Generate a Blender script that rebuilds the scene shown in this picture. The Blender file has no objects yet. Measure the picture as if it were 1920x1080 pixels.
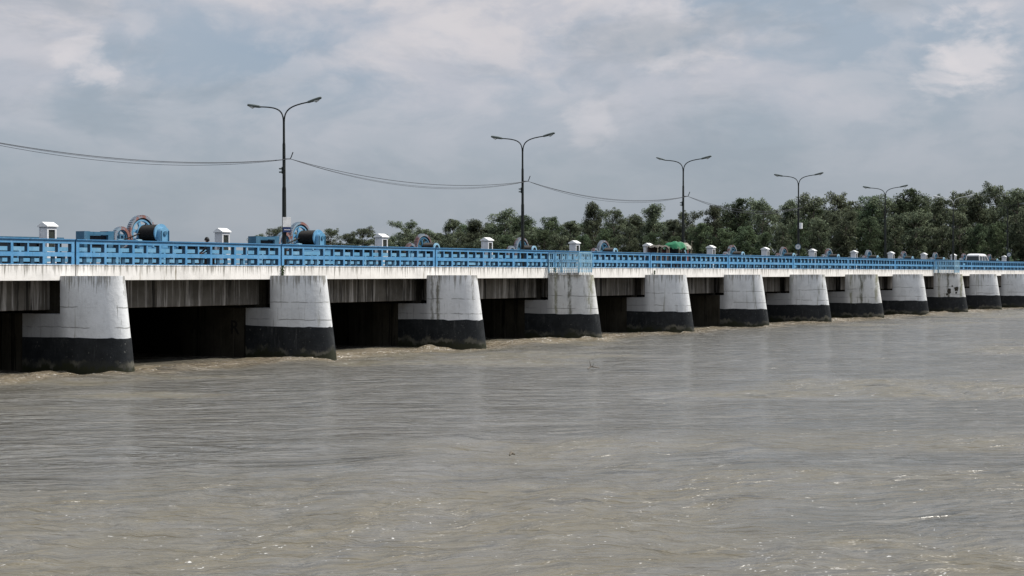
import bpy, math, random
import numpy as np
from mathutils import Vector, Matrix

random.seed(7)
rng = np.random.default_rng(11)
sc = bpy.context.scene
col = sc.collection
S = 13.0                      # pier spacing
CAMX, CAMY, H = -44.8, -50.5, 4.15
TH = math.atan2(.5398, .8418)
FWD = Vector((.8418, .5398, 0)); RGT = Vector((.5398, -.8418, 0))
K0, K1 = -2, 19               # spans built

# ------------------------------------------------------------------ materials
def mat(name, rough=.8, spec=.3, metal=0.0):
    m = bpy.data.materials.new(name); m.use_nodes = True
    nt = m.node_tree; b = nt.nodes['Principled BSDF']
    b.inputs['Roughness'].default_value = rough
    b.inputs['Specular IOR Level'].default_value = spec
    b.inputs['Metallic'].default_value = metal
    return m, nt, b

class N:
    """tiny node graph helper"""
    def __init__(s, nt): s.nt = nt; s.L = nt.links
    def new(s, t, **kw):
        n = s.nt.nodes.new(t)
        for k, v in kw.items(): setattr(n, k, v)
        return n
    def put(s, sock, v):
        if hasattr(v, 'is_linked') or isinstance(v, bpy.types.NodeSocket): s.L.new(v, sock)
        else: sock.default_value = v
    def pos(s): return s.new('ShaderNodeNewGeometry').outputs['Position']
    def scale(s, vec, sx, sy, sz, off=(0, 0, 0)):
        n = s.new('ShaderNodeMapping'); s.L.new(vec, n.inputs['Vector'])
        n.inputs['Scale'].default_value = (sx, sy, sz); n.inputs['Location'].default_value = off
        return n.outputs[0]
    def noise(s, vec, scale=1, detail=4, rough=.55, dist=0):
        n = s.new('ShaderNodeTexNoise'); s.L.new(vec, n.inputs['Vector'])
        n.inputs['Scale'].default_value = scale; n.inputs['Detail'].default_value = detail
        n.inputs['Roughness'].default_value = rough; n.inputs['Distortion'].default_value = dist
        return n.outputs['Fac']
    def ramp(s, fac, stops):
        n = s.new('ShaderNodeMapRange'); n.interpolation_type = 'SMOOTHSTEP'
        s.put(n.inputs['Value'], fac)
        n.inputs['From Min'].default_value = stops[0]; n.inputs['From Max'].default_value = stops[1]
        if len(stops) > 2: n.inputs['To Min'].default_value = stops[2]; n.inputs['To Max'].default_value = stops[3]
        return n.outputs[0]
    def mix(s, fac, a, b, bt='MIX'):
        n = s.new('ShaderNodeMix', data_type='RGBA', blend_type=bt)
        s.put(n.inputs[0], fac)
        for sock, v in ((n.inputs[6], a), (n.inputs[7], b)):
            if isinstance(v, tuple): sock.default_value = (v[0], v[1], v[2], 1)
            else: s.L.new(v, sock)
        return n.outputs[2]
    def math(s, op, a, b=0.0, clamp=False):
        n = s.new('ShaderNodeMath', operation=op); n.use_clamp = clamp
        s.put(n.inputs[0], a); s.put(n.inputs[1], b)
        return n.outputs[0]
    def sep(s, vec):
        n = s.new('ShaderNodeSeparateXYZ'); s.L.new(vec, n.inputs[0]); return n.outputs
    def bump(s, b, h, strength=.4, dist=.02):
        n = s.new('ShaderNodeBump'); n.inputs['Strength'].default_value = strength
        n.inputs['Distance'].default_value = dist
        s.L.new(h, n.inputs['Height']); s.L.new(n.outputs[0], b.inputs['Normal'])

def m_simple(name, c, rough=.7, var=.25, sc_=3.0, metal=0, spec=.3, c2=None, lo=.45, hi=.65, bump=0.15):
    m, nt, b = mat(name, rough, spec, metal); g = N(nt)
    p = g.pos()
    f = g.ramp(g.noise(p, sc_, 5, .65), (lo, hi))
    d = c2 if c2 else tuple(x * (1 - var * 1.6) for x in c)
    cc = g.mix(f, c, d)
    f2 = g.ramp(g.noise(g.scale(p, 1, 1, .2), sc_ * 3, 3, .6), (.3, .8))
    cc = g.mix(f2, cc, g.mix(.5, cc, tuple(x * .75 for x in c)))
    nt.links.new(cc, b.inputs['Base Color'])
    if bump: g.bump(b, g.noise(p, sc_ * 8, 4), bump, .02)
    return m

def m_white_concrete(name, base=(.76, .76, .75), dirt=(.30, .29, .25), amount=1.0, lines=(), stripes=(), ztop=None, bmp=.4):
    m, nt, b = mat(name, .85, .2); g = N(nt); p = g.pos()
    # broad patches
    c = g.mix(g.ramp(g.noise(p, .9, 5, .6), (.35, .75)), base, tuple(x * .80 for x in base))
    # mottling
    c = g.mix(g.ramp(g.noise(p, 5, 6, .7), (.5, .8, 0, .6)), c, tuple(x * .66 for x in base))
    # vertical rain streaks
    st = g.noise(g.scale(p, 3.2, 3.2, .22), 1.0, 4, .7)
    big = g.ramp(g.noise(g.scale(p, .45, .45, .1), 1, 2, .5), (.38, .55))
    f = g.math('MULTIPLY', g.ramp(st, (.56, .72)), g.math('MULTIPLY', big, .75 * amount))
    c = g.mix(f, c, dirt)
    st2 = g.noise(g.scale(p, 9, 9, .5), 1.0, 3, .6)
    c = g.mix(g.ramp(st2, (.66, .76, 0, .55 * amount)), c, (.12, .12, .10))
    # stray dark specks and chips
    sp = g.noise(p, 9, 2, .4)
    c = g.mix(g.ramp(sp, (.76, .80, 0, .7)), c, (.10, .10, .09))
    z = g.sep(p)[2]
    for zl in lines:      # horizontal pour joints
        wob = g.math('MULTIPLY', g.math('SUBTRACT', g.noise(p, 1.3, 3), .5), .18)
        d = g.math('ABSOLUTE', g.math('SUBTRACT', g.math('ADD', z, wob), zl))
        brk = g.ramp(g.noise(p, 1.1, 2), (.38, .52))
        c = g.mix(g.math('MULTIPLY', g.ramp(d, (.035, .012)), g.math('MULTIPLY', brk, .7)), c, (.16, .16, .15))
    if ztop:      # drips running down from the top edge
        dr_ = g.noise(g.scale(p, 5, 5, .25, (3, 1, 0)), 1, 5, .75)
        reach = g.math('ADD', g.math('MULTIPLY', g.ramp(z, (ztop - 1.0, ztop)), .16), g.math('SUBTRACT', dr_, .12))
        c = g.mix(g.ramp(reach, (.47, .60, 0, .8)), c, (.19, .18, .155))
    if stripes:
        ob = g.new('ShaderNodeTexCoord').outputs['Object']; oy = g.sep(ob)[1]
        for (yc, hw_, colr) in stripes:
            wob = g.math('MULTIPLY', g.math('SUBTRACT', g.noise(g.scale(ob, 1, 1, 1.4), 1.6, 5, .7), .5), .38)
            d = g.math('ABSOLUTE', g.math('SUBTRACT', g.math('ADD', oy, wob), yc))
            c = g.mix(g.math('MULTIPLY', g.ramp(d, (hw_ + .07, hw_ - .10, 0, .9)), g.ramp(g.noise(g.scale(p, 3, 3, 1), 1.5, 5, .7), (.32, .55))), c, colr)
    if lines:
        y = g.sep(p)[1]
        c = g.mix(g.ramp(y, (-.55, .25, 0, .72)), c, (.20, .205, .215))  # shade under the deck painted into the pier colour behind the nose
        mk = g.noise(g.scale(p, 1.3, 1.3, .9), 1.0, 6, .75)
        c = g.mix(g.ramp(mk, (.55, .75, 0, .5)), c, (.40, .405, .40))
    nt.links.new(c, b.inputs['Base Color'])
    g.bump(b, g.noise(p, 7, 5, .7), bmp, .06)
    return m

def m_black_base():
    m, nt, b = mat('black_paint_concrete', .62, .3); g = N(nt); p = g.pos()
    c = g.mix(g.ramp(g.noise(p, 1.6, 6, .7), (.35, .75)), (.007, .009, .011), (.020, .023, .026))
    c = g.mix(g.ramp(g.noise(g.scale(p, 4, 4, .5), 1, 5, .75), (.56, .8, 0, .6)), c, (.11, .115, .115))
    c = g.mix(g.ramp(g.noise(p, 9, 3, .55), (.66, .74, 0, .7)), c, (.17, .17, .16))
    c = g.mix(g.ramp(g.noise(g.scale(p, 1.2, 1.2, .6, (5, 5, 0)), 1, 6, .8), (.56, .74, 0, .5)), c, (.085, .088, .09))
    z = g.sep(p)[2]
    w = g.math('ADD', z, g.math('MULTIPLY', g.math('SUBTRACT', g.noise(g.scale(p, 1.6, 1.6, .8), 1, 6, .7), .5), 1.3))
    c = g.mix(g.ramp(w, (.58, .42)), c, g.mix(g.ramp(g.noise(p, .9, 4, .6), (.42, .62)), (.020, .022, .020), (.10, .095, .075)))       # chalky tide mark
    c = g.mix(g.ramp(w, (.36, .22)), c, (.020, .022, .010))      # wet moss
    nt.links.new(c, b.inputs['Base Color'])
    g.bump(b, g.noise(p, 8, 5, .7), .4, .05)
    return m

def m_raw(name, a, bcol, streak=(.30, .29, .27), k=1.0, deep=False):
    m, nt, b = mat(name, .9, .15); g = N(nt); p = g.pos()
    c = g.mix(g.ramp(g.noise(p, .8, 5, .6), (.3, .75)), a, bcol)
    st = g.noise(g.scale(p, 3.6, 3.6, .14), 1.0, 5, .75)
    c = g.mix(g.ramp(st, (.5, .66, 0, .8 * k)), c, streak)
    st = g.noise(g.scale(p, 2.2, 2.2, .1, (9, 3, 0)), 1.0, 5, .75)
    c = g.mix(g.ramp(st, (.52, .62, 0, .9 * k)), c, tuple(x * .12 for x in a))
    if deep: c = g.mix(g.ramp(g.sep(p)[1], (3.2, 8, 0, .93)), c, (.002, .002, .0015))  # bay shade painted in: colour falls to near black deeper under the deck
    nt.links.new(c, b.inputs['Base Color'])
    g.bump(b, g.noise(p, 9, 5, .7), .4, .04)
    return m

def m_blue(name, c=(.080, .24, .41), dark=.55, dirt=1.0, par=False):
    m, nt, b = mat(name, .55, .35); g = N(nt); p = g.pos()
    cc = g.mix(g.ramp(g.noise(p, 1.3, 5, .65), (.35, .7)), c, (c[0] * 1.5 + .02, c[1] * 1.25, c[2] * 1.12))
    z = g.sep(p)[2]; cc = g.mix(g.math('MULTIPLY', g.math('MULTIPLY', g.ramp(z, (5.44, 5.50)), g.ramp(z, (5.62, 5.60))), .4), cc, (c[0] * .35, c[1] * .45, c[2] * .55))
    cc = g.mix(g.ramp(g.noise(g.scale(p, 1, 1, .4), 6, 6, .7), (.5, .75, 0, .7)), cc, tuple(x * dark for x in c))
    cc = g.mix(g.ramp(g.noise(p, 11, 3, .5), (.68, .76, 0, .65 * dirt)), cc, (.45, .50, .52))
    cc = g.mix(g.ramp(g.noise(g.scale(p, 2, 2, .6), 2.2, 4, .6), (.62, .74, 0, .45 * dirt)), cc, (.05, .08, .09))
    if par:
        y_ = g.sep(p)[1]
        cc = g.mix(g.math('MULTIPLY', g.ramp(y_, (.035, .06)), g.math('MULTIPLY', g.ramp(y_, (.6, .5)), .8)), cc, (.006, .028, .05))  # shade inside the parapet openings painted dark on the reveals
    nt.links.new(cc, b.inputs['Base Color'])
    g.bump(b, g.noise(p, 16, 4, .7), .25, .01)
    return m

M = {}
M['band'] = m_white_concrete('whitewashed_edge', (.84, .82, .79), (.26, .23, .18), 1.9, ztop=4.62, bmp=.12)
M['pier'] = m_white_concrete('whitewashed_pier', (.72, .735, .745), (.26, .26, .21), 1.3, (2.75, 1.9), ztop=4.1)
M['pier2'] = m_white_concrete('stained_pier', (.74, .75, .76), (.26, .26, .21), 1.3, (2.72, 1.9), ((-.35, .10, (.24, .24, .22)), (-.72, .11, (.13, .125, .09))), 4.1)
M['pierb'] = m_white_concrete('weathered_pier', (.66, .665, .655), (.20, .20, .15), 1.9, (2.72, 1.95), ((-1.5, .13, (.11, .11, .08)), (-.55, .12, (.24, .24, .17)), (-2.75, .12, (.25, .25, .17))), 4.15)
M['base'] = m_black_base()
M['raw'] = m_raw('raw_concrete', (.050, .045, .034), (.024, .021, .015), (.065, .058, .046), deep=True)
M['girder'] = m_raw('streaked_girder', (.13, .12, .105), (.07, .064, .055), (.42, .40, .38), 1.0)
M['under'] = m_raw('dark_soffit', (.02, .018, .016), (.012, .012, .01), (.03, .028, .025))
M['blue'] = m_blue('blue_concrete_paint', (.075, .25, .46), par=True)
M['blue2'] = m_blue('blue_steel_paint', (.11, .30, .48), .5)
M['blued'] = m_blue('dark_blue_paint', (.035, .13, .22), .5)  # darker blue than the other steel paint
M['navy'] = m_simple('near_black_navy', (.006, .012, .02), .6, .4, 4)  # near-black navy colour for the girder webs and other dark parts
M['railb'] = m_blue('pale_blue_rail_paint', (.22, .42, .56), .5)
M['post'] = m_simple('lamp_pole_paint', (.018, .022, .02), .55, .4, 3, .3)
M['lamp'] = m_simple('lamp_housing_grey', (.10, .12, .11), .5, .3, 6)
M['lens'] = m_simple('lamp_lens', (.5, .52, .5), .25, .1, 6, spec=.5)
M['palegrey'] = m_simple('skylit_pale_steel', (.62, .64, .62), .5, .2)  # sixth lamp's arms and heads: sky light painted in as a paler grey
M['wire'] = m_simple('cable_sheath', (.07, .075, .085), .6, .2)
M['hut'] = m_white_concrete('kiosk_white', (.74, .75, .77), (.35, .35, .34), .6)
M['hutroof'] = m_simple('kiosk_roof_white', (.84, .84, .83), .7, .12, 3)
M['glass'] = m_simple('dark_kiosk_glass', (.03, .036, .028), .5, .5, 7, spec=.5)
M['rope'] = m_simple('greased_wire_rope', (.004, .0035, .003), .6, .5, 12)
M['gear'] = m_simple('gear_rim', (.27, .13, .11), .6, .3, 1.6, c2=(.22, .31, .38), lo=.44, hi=.52)
M['gear2'] = m_simple('gear_rim_pale', (.22, .26, .30), .6, .3, 1.3, c2=(.17, .09, .085), lo=.48, hi=.54)
M['bark'] = m_simple('bark', (.16, .14, .115), .9, .4, 2)
M['earth'] = m_simple('earth', (.13, .115, .075), .95, .4, .05, c2=(.05, .075, .03))
M['asph'] = m_simple('asphalt', (.055, .055, .055), .9, .3, 1.5)
M['line'] = m_simple('road_line_paint', (.7, .7, .68), .7, .2, 3)
M['gate'] = m_simple('gate_steel', (.006, .006, .006), .8, .5, 1.5, c2=(.012, .01, .008))
M['white'] = m_simple('white_vehicle_paint', (.82, .82, .82), .3, .05, 2, spec=.5)
M['vglass'] = m_simple('vehicle_glass', (.012, .022, .026), .3, .2, 2, spec=.5)
M['rubber'] = m_simple('tyre_rubber', (.015, .015, .015), .8, .2)
M['green'] = m_simple('green_tarp', (.015, .15, .065), .6, .5, 1.4, c2=(.28, .36, .28), lo=.50, hi=.64)
M['cream'] = m_simple('cream_sheet', (.30, .29, .24), .8, .3, 3, c2=(.42, .42, .37))
M['thatch'] = m_simple('grey_matting', (.13, .12, .105), .9, .4, 5)
M['brown'] = m_simple('brown_plank', (.07, .05, .045), .9, .4, 4)
M['pink'] = m_simple('faded_red_cloth', (.30, .13, .12), .85, .4, 4)
M['bamboo'] = m_simple('bamboo', (.30, .27, .20), .7, .3, 4)
M['skin'] = m_simple('skin', (.20, .10, .06), .6, .1, 9, bump=.02)
M['cloth'] = m_simple('dark_cloth', (.02, .022, .024), .9, .3, 9)
M['cloth2'] = m_simple('grey_trousers', (.10, .09, .09), .9, .3, 9)
M['hair'] = m_simple('black_hair', (.01, .01, .01), .5, .3, 20)
M['signw'] = m_simple('sign_white', (.66, .67, .68), .5, .15, 4)
M['signb'] = m_simple('sign_navy', (.012, .03, .11), .5, .1, 4)
M['weed'] = m_simple('weed_leaf', (.05, .09, .025), .7, .4, 8)
M['chalk'] = m_simple('graffiti_black', (.012, .011, .010), .9, .1, 8)
M['spall'] = m_simple('spalled_dark', (.05, .045, .035), .95, .4, 8)

def m_leaf(name, a, b_):
    m, nt, b = mat(name, .75, .15); g = N(nt)
    info = g.new('ShaderNodeObjectInfo'); p = g.pos()
    c = g.mix(g.ramp(g.noise(p, .28, 4, .6), (.35, .68)), a, b_)
    c = g.mix(g.ramp(g.noise(p, 1.1, 2, .6), (.45, .75, 0, .35)), c, tuple(x * .6 for x in a))
    hs = g.new('ShaderNodeHueSaturation')
    g.L.new(c, hs.inputs['Color']); hs.inputs['Saturation'].default_value = 1.0
    g.put(hs.inputs['Value'], g.ramp(info.outputs['Random'], (0, 1, .68, 1.25)))
    g.put(hs.inputs['Hue'], g.ramp(info.outputs['Random'], (0, 1, .485, .515)))
    nt.links.new(hs.outputs[0], b.inputs['Base Color'])
    tr = g.new('ShaderNodeBsdfTranslucent'); g.L.new(hs.outputs[0], tr.inputs[0])
    mx = g.new('ShaderNodeMixShader'); mx.inputs[0].default_value = .38
    g.L.new(b.outputs[0], mx.inputs[1]); g.L.new(tr.outputs[0], mx.inputs[2])
    g.L.new(mx.outputs[0], nt.nodes['Material Output'].inputs[0])
    return m
M['leaf'] = m_leaf('grey_green_leaves', (.25, .305, .205), (.325, .375, .245))
M['leaf2'] = m_leaf('dark_green_leaves', (.185, .255, .155), (.245, .32, .18))

# ------------------------------------------------------------------ mesh builder
class MB:
    def __init__(s): s.v = []; s.f = []
    def add(s, vs, fs):
        o = len(s.v); s.v += [tuple(x) for x in vs]; s.f += [tuple(i + o for i in f) for f in fs]
    def box(s, x0, x1, y0, y1, z0, z1, M4=None):
        vs = [Vector((x, y, z)) for z in (z0, z1) for y in (y0, y1) for x in (x0, x1)]
        if M4: vs = [M4 @ v for v in vs]
        s.add(vs, [(0, 2, 3, 1), (4, 5, 7, 6), (0, 1, 5, 4), (2, 6, 7, 3), (0, 4, 6, 2), (1, 3, 7, 5)])
    def bar(s, a, b, w, h=None, jit=0):
        """square bar from a to b"""
        a = Vector(a); b = Vector(b); d = (b - a); L = d.length
        q = d.to_track_quat('Z', 'Y').to_matrix().to_4x4()
        h = h or w
        s.box(-w / 2, w / 2, -h / 2, h / 2, 0, L, Matrix.Translation(a) @ q)
    def tube(s, pts, rad, n=8, cap=True):
        pts = [Vector(p) for p in pts]
        if not hasattr(rad, '__len__'): rad = [rad] * len(pts)
        rings = []; o = len(s.v); up = Vector((0.3, 0.1, 1)).normalized()
        for i, p in enumerate(pts):
            d = (pts[min(i + 1, len(pts) - 1)] - pts[max(i - 1, 0)]).normalized()
            u = d.cross(up)
            if u.length < .05: u = d.cross(Vector((1, 0, 0)))
            u.normalize(); w = d.cross(u)
            for j in range(n):
                a = 2 * math.pi * j / n
                s.v.append(tuple(p + (u * math.cos(a) + w * math.sin(a)) * rad[i]))
        for i in range(len(pts) - 1):
            for j in range(n):
                a = o + i * n + j; b = o + i * n + (j + 1) % n
                s.f.append((a, b, b + n, a + n))
        if cap:
            s.f.append(tuple(o + j for j in range(n - 1, -1, -1)))
            s.f.append(tuple(o + (len(pts) - 1) * n + j for j in range(n)))
    def ring(s, c, ax, r0, r1, w, n=28):
        """flat ring (annulus with width w) about axis ax"""
        c = Vector(c); q = Vector(ax).to_track_quat('Z', 'Y').to_matrix()
        o = len(s.v)
        for i in range(n):
            a = 2 * math.pi * i / n
            for r, z in ((r0, -w / 2), (r1, -w / 2), (r1, w / 2), (r0, w / 2)):
                s.v.append(tuple(c + q @ Vector((r * math.cos(a), r * math.sin(a), z))))
        for i in range(n):
            j = (i + 1) % n
            for k in range(4):
                l = (k + 1) % 4
                s.f.append((o + i * 4 + k, o + j * 4 + k, o + j * 4 + l, o + i * 4 + l))
    def cyl(s, a, b, r, n=20): s.tube([a, b], r, n)
    def build(s, name, m, parent=None, smooth=False, bevel=0, loc=None):
        me = bpy.data.meshes.new(name); me.from_pydata(s.v, [], s.f); me.update()
        import bmesh
        bm = bmesh.new(); bm.from_mesh(me); bmesh.ops.recalc_face_normals(bm, faces=bm.faces); bm.to_mesh(me); bm.free()
        me.materials.append(m)
        if smooth:
            for p in me.polygons: p.use_smooth = True
            try: me.set_sharp_from_angle(angle=math.radians(40))
            except Exception: pass
        o = bpy.data.objects.new(name, me); col.objects.link(o)
        if parent: o.parent = parent
        if loc: o.location = loc
        if bevel:
            b = o.modifiers.new('b', 'BEVEL'); b.width = bevel; b.segments = 2; b.limit_method = 'ANGLE'
        return o

def tag(o, label=None, cat=None, group=None, kind=None):
    if label: o['label'] = label
    if cat: o['category'] = cat
    if group: o['group'] = group
    if kind: o['kind'] = kind
    return o
def empty(name, loc=(0, 0, 0), rz=0):
    o = bpy.data.objects.new(name, None); col.objects.link(o); o.location = loc; o.rotation_euler = (0, 0, rz)
    o.empty_display_size = .2
    return o
kids = {}
def copy_tree(o, parent=None):
    c = o.copy(); col.objects.link(c)
    if parent: c.parent = parent
    for ch in list(o.children): copy_tree(ch, c)
    return c
ORD = ['first', 'second', 'third', 'fourth', 'fifth', 'sixth', 'seventh', 'eighth', 'ninth', 'tenth', 'eleventh', 'twelfth', 'thirteenth', 'fourteenth', 'fifteenth', 'sixteenth', 'seventeenth', 'eighteenth', 'nineteenth', 'twentieth', 'twenty-first', 'twenty-second']

# ------------------------------------------------------------------ barrage bridge
bridge = tag(empty('barrage_bridge', (0, 0, 0)), 'long low barrage bridge on white and black piers with blue openwork parapet', 'bridge')
HW = .82; YE = -.45; ZT = 4.03
def bz(z): return 2.92 - .62 * z / ZT
def outline(z, yb, hw=HW, n=26):
    b = bz(z) + (hw - HW) * 2.2; pts = [(-hw, yb)]
    if yb > YE + .2: pts += [(-hw, (yb + YE) / 2)]
    for i in range(n + 1):
        t = math.pi * i / n
        pts.append((-hw * math.cos(t), YE - b * math.sin(t)))
    if yb > YE + .2: pts += [(hw, (yb + YE) / 2)]
    pts.append((hw, yb))
    return pts
def loft(mb, levels, cap_top=True):
    o = len(mb.v); n = len(levels[0][1])
    for z, pts in levels:
        for x, y in pts: mb.v.append((x, y, z))
    for i in range(len(levels) - 1):
        for j in range(n):
            a = o + i * n + j; b = o + i * n + (j + 1) % n
            mb.f.append((a, b, b + n, a + n))
    if cap_top:
        mb.f.append(tuple(o + (len(levels) - 1) * n + j for j in range(n)))
    mb.f.append(tuple(o + j for j in range(n - 1, -1, -1)))
LEDGE = {0: 2.35, 1: 1.6, 2: 2.0, 3: 1.75, 4: 1.45, 5: .35, 6: 2.1, 7: 1.7, 8: 1.4, 9: 1.5, 10: 1.2, 11: 1.4}
BL = {0: 1.47, 1: 1.55, 2: 1.56, 3: 1.59, 4: 1.47, 5: 1.40, 6: 1.49, 7: 1.43, 8: 1.45, 9: 1.64, 10: 1.66, 11: 1.46}
for k in range(K0, K1 + 2):
    led = LEDGE.get(k, 1.6); zb = BL.get(k, 1.5); X = k * S
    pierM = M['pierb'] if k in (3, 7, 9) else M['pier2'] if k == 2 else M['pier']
    mb = MB()
    loft(mb, [(z, outline(z, led)) for z in np.linspace(zb - .2, 2.44, 6)])
    loft(mb, [(z, outline(z, 0.02)) for z in np.linspace(2.443, ZT, 7)])
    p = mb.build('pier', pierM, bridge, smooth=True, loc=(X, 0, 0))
    mb = MB(); loft(mb, [(z, outline(z, led, HW + .012)) for z in np.linspace(-1.5, zb, 8)])
    nn_ = len(outline(0, led)); rr_ = random.Random(k); ph_ = rr_.uniform(0, 6)
    for j in range(nn_):
        x, y, z = mb.v[7 * nn_ + j]; mb.v[7 * nn_ + j] = (x, y, z + .022 * math.sin(j * .9 + ph_) + .018 * math.sin(j * 2.3 + ph_ * 2) + rr_.uniform(-.012, .012))
    mb.build('black_base', M['base'], p, smooth=True)
    mb = MB(); mb.box(-HW + .01, HW - .01, led + .001, 16.2, -1.5, 2.44)
    # crosshead above, behind the outer girders
    mb.box(-.42, .42, 1.3, 16.0, 2.443, 3.86)
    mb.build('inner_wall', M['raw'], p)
    if k == 9:
        tag(p, 'pier with black peeled patches in its white paint')
        for (yy, zz, w, h) in ((-1.6, 2.25, .55, .85), (-2.3, 2.5, .48, .62), (-1.9, 2.78, .2, .26), (-2.3, 2.1, .22, .3), (-1.4, 1.92, .26, .3)):
            pts = []; mb = MB()
            n = 12
            for i in range(n):
                a = 2 * math.pi * i / n; r = random.uniform(.6, 1.05)
                y = yy + math.cos(a) * w / 2 * r; z = zz + math.sin(a) * h / 2 * r
                s_ = min(.999, max(0, (YE - y) / bz(z)))
                x = -HW * math.sqrt(1 - s_ * s_) - .012
                pts.append((x, y, z))
            o0 = len(mb.v); mb.v += pts; mb.f.append(tuple(range(o0, o0 + n)))
            mb.build('peeled_patch', M['spall'], p)
    if k == 3: tag(p, 'weathered pier with a dark vertical stain, under the railed balcony')

def graffiti(txt, k, y, z, size, parent):
    cu = bpy.data.curves.new('wall_mark', 'FONT'); cu.body = txt; cu.size = size; cu.extrude = .002
    cu.offset = .012
    o = bpy.data.objects.new('wall_mark_curve', cu); col.objects.link(o)
    me = bpy.data.meshes.new_from_object(o.evaluated_get(bpy.context.evaluated_depsgraph_get())); bpy.data.objects.remove(o)
    me.materials.clear(); me.materials.append(M['chalk'])
    o = bpy.data.objects.new('wall_mark', me); col.objects.link(o)
    o.rotation_euler = (math.pi / 2, 0, -math.pi / 2)
    o.location = (-HW - .004, y, z); o.parent = parent
    return o
piers = [o for o in bridge.children if o.name.startswith('pier')]
pk = {round(o.location.x / S): o for o in piers}
graffiti('R', 1, 2.62, 1.15, .95, pk[1]); graffiti('A', 1, 5.3, 1.1, 1.15, pk[1])

def cells_span(mb, x0, x1, seed):
    r = random.Random(seed)
    th = .21
    mb.box(x0, x1, .02, .02 + th, 5.38, 5.535)              # top rail
    mb.box(x0 - .0, x1 + .0, -.035, .035 + th, 5.537, 5.575)  # coping
    mb.box(x0, x1, .02, .02 + th, 4.84, 5.02)               # middle rail
    mb.box(x0, x1, .02, .02 + th, 4.50, 4.535)
    n = 8; w = (x1 - x0) / n
    for i in range(n + 1):
        x = x0 + i * w; hw = .06 if 0 < i < n else .10
        a = max(x0, x - hw); b = min(x1, x + hw)
        if i == 0: b = x0 + .16
        if i == n: a = x1 - .16
        mb.box(a, b, .015, .025 + th, 5.02, 5.38); mb.box(a, b, .015, .025 + th, 4.535, 4.84)
        if i < n:
            m_ = x + w / 2 + r.uniform(-.02, .02)
            if r.random() > .03: mb.box(m_ - .04, m_ + .04, .03, .01 + th, 5.02, 5.38)
            for q in (1 / 3, 2 / 3):
                m_ = x + w * q + r.uniform(-.02, .02); t = r.uniform(-.03, .03)
                if r.random() > .04:
                    mb.bar((m_, .12, 4.53), (m_ + t, .12, 4.845), .075, .17)

for k in range(K0, K1 + 1):
    xa, xb = k * S + .03, (k + 1) * S - .03
    mb = MB(); mb.box(xa, xb, 0, .42, 3.84, 4.46); mb.box(xa, xb, -.02, .42, 4.463, 4.50)
    mb.build('edge_beam', M['band'], bridge, bevel=.012)
    mb = MB(); cells_span(mb, xa + .02, xb - .02, k)
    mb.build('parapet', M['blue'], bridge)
    mb = MB(); mb.box(k * S + .5, (k + 1) * S - .5, 1.0, 1.5, 2.60, 3.86)
    mb.build('girder', M['girder'], bridge, bevel=.03)
    mb = MB()
    for y in (4.4, 8.0, 11.6, 15.2): mb.box(k * S + .5, (k + 1) * S - .5, y - .22, y + .22, 2.60, 3.86)
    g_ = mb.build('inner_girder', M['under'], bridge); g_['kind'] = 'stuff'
    mb = MB(); mb.box(k * S + HW, (k + 1) * S - HW, 13.2, 13.4, -1.0, 3.3)
    for q in range(1, 5): mb.box(k * S + HW, (k + 1) * S - HW, 13.0, 13.2, q * .75 - .3, q * .75 - .2)
    mb.build('sluice_gate', M['gate'], bridge)
    # far railing as two blue rails with posts
    mb = MB()
    mb.box(xa, xb, 11.32, 11.46, 5.26, 5.47); mb.box(xa, xb, 11.32, 11.46, 4.72, 4.90)
    for i in range(9):
        x = xa + .1 + i * (xb - xa - .2) / 8
        mb.box(x - .07, x + .07, 11.31, 11.47, 4.5, 4.72); mb.box(x - .07, x + .07, 11.31, 11.47, 4.90, 5.26)
    mb.build('far_railing', M['blue2'], bridge)
mb = MB(); XA, XB = K0 * S, (K1 + 1) * S
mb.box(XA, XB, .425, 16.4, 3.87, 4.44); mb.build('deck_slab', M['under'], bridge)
mb = MB(); mb.box(XA, XB, 1.3, 9.0, 4.441, 4.47); mb.build('road_surface', M['asph'], bridge)
mb = MB()
for i in range(int((XB - XA) / 6)): mb.box(XA + i * 6, XA + i * 6 + 3, 5.05, 5.2, 4.471, 4.475)
mb.build('road_line', M['line'], bridge)
mb = MB(); mb.box(XA, XB, .45, 1.29, 4.441, 4.56); mb.box(XA, XB, 9.01, 11.25, 4.441, 4.58); mb.build('footway', M['girder'], bridge)
# balconies with steel railing on two piers
for k in (3, 9):
    X = k * S
    mb = MB(); mb.box(-.86, .80, -2.25, -.03, ZT + .005, ZT + .15)
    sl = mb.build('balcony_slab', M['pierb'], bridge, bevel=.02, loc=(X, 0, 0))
    mb = MB(); zt = 5.42; zb = ZT + .15
    loop = [(-.82, -.05), (-.82, -2.2), (.76, -2.2), (.76, -.05)]
    for a, b in zip(loop[:-1], loop[1:]):
        for z, w in ((zt, .055), (zb + .78, .04), (zb + .66, .04), (zb + .1, .035)):
            mb.bar((a[0], a[1], z), (b[0], b[1], z), w)
        L = math.dist(a, b); n = int(L / .16)
        for i in range(n + 1):
            t = i / n; x = a[0] + (b[0] - a[0]) * t; y = a[1] + (b[1] - a[1]) * t
            wd = .07 if i in (0, n) else .026
            mb.bar((x, y, zb), (x + random.uniform(-.01, .01), y, zt + (.02 if wd > .05 else 0)), wd)
    mb.build('balcony_railing', M['railb'], sl)

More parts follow.
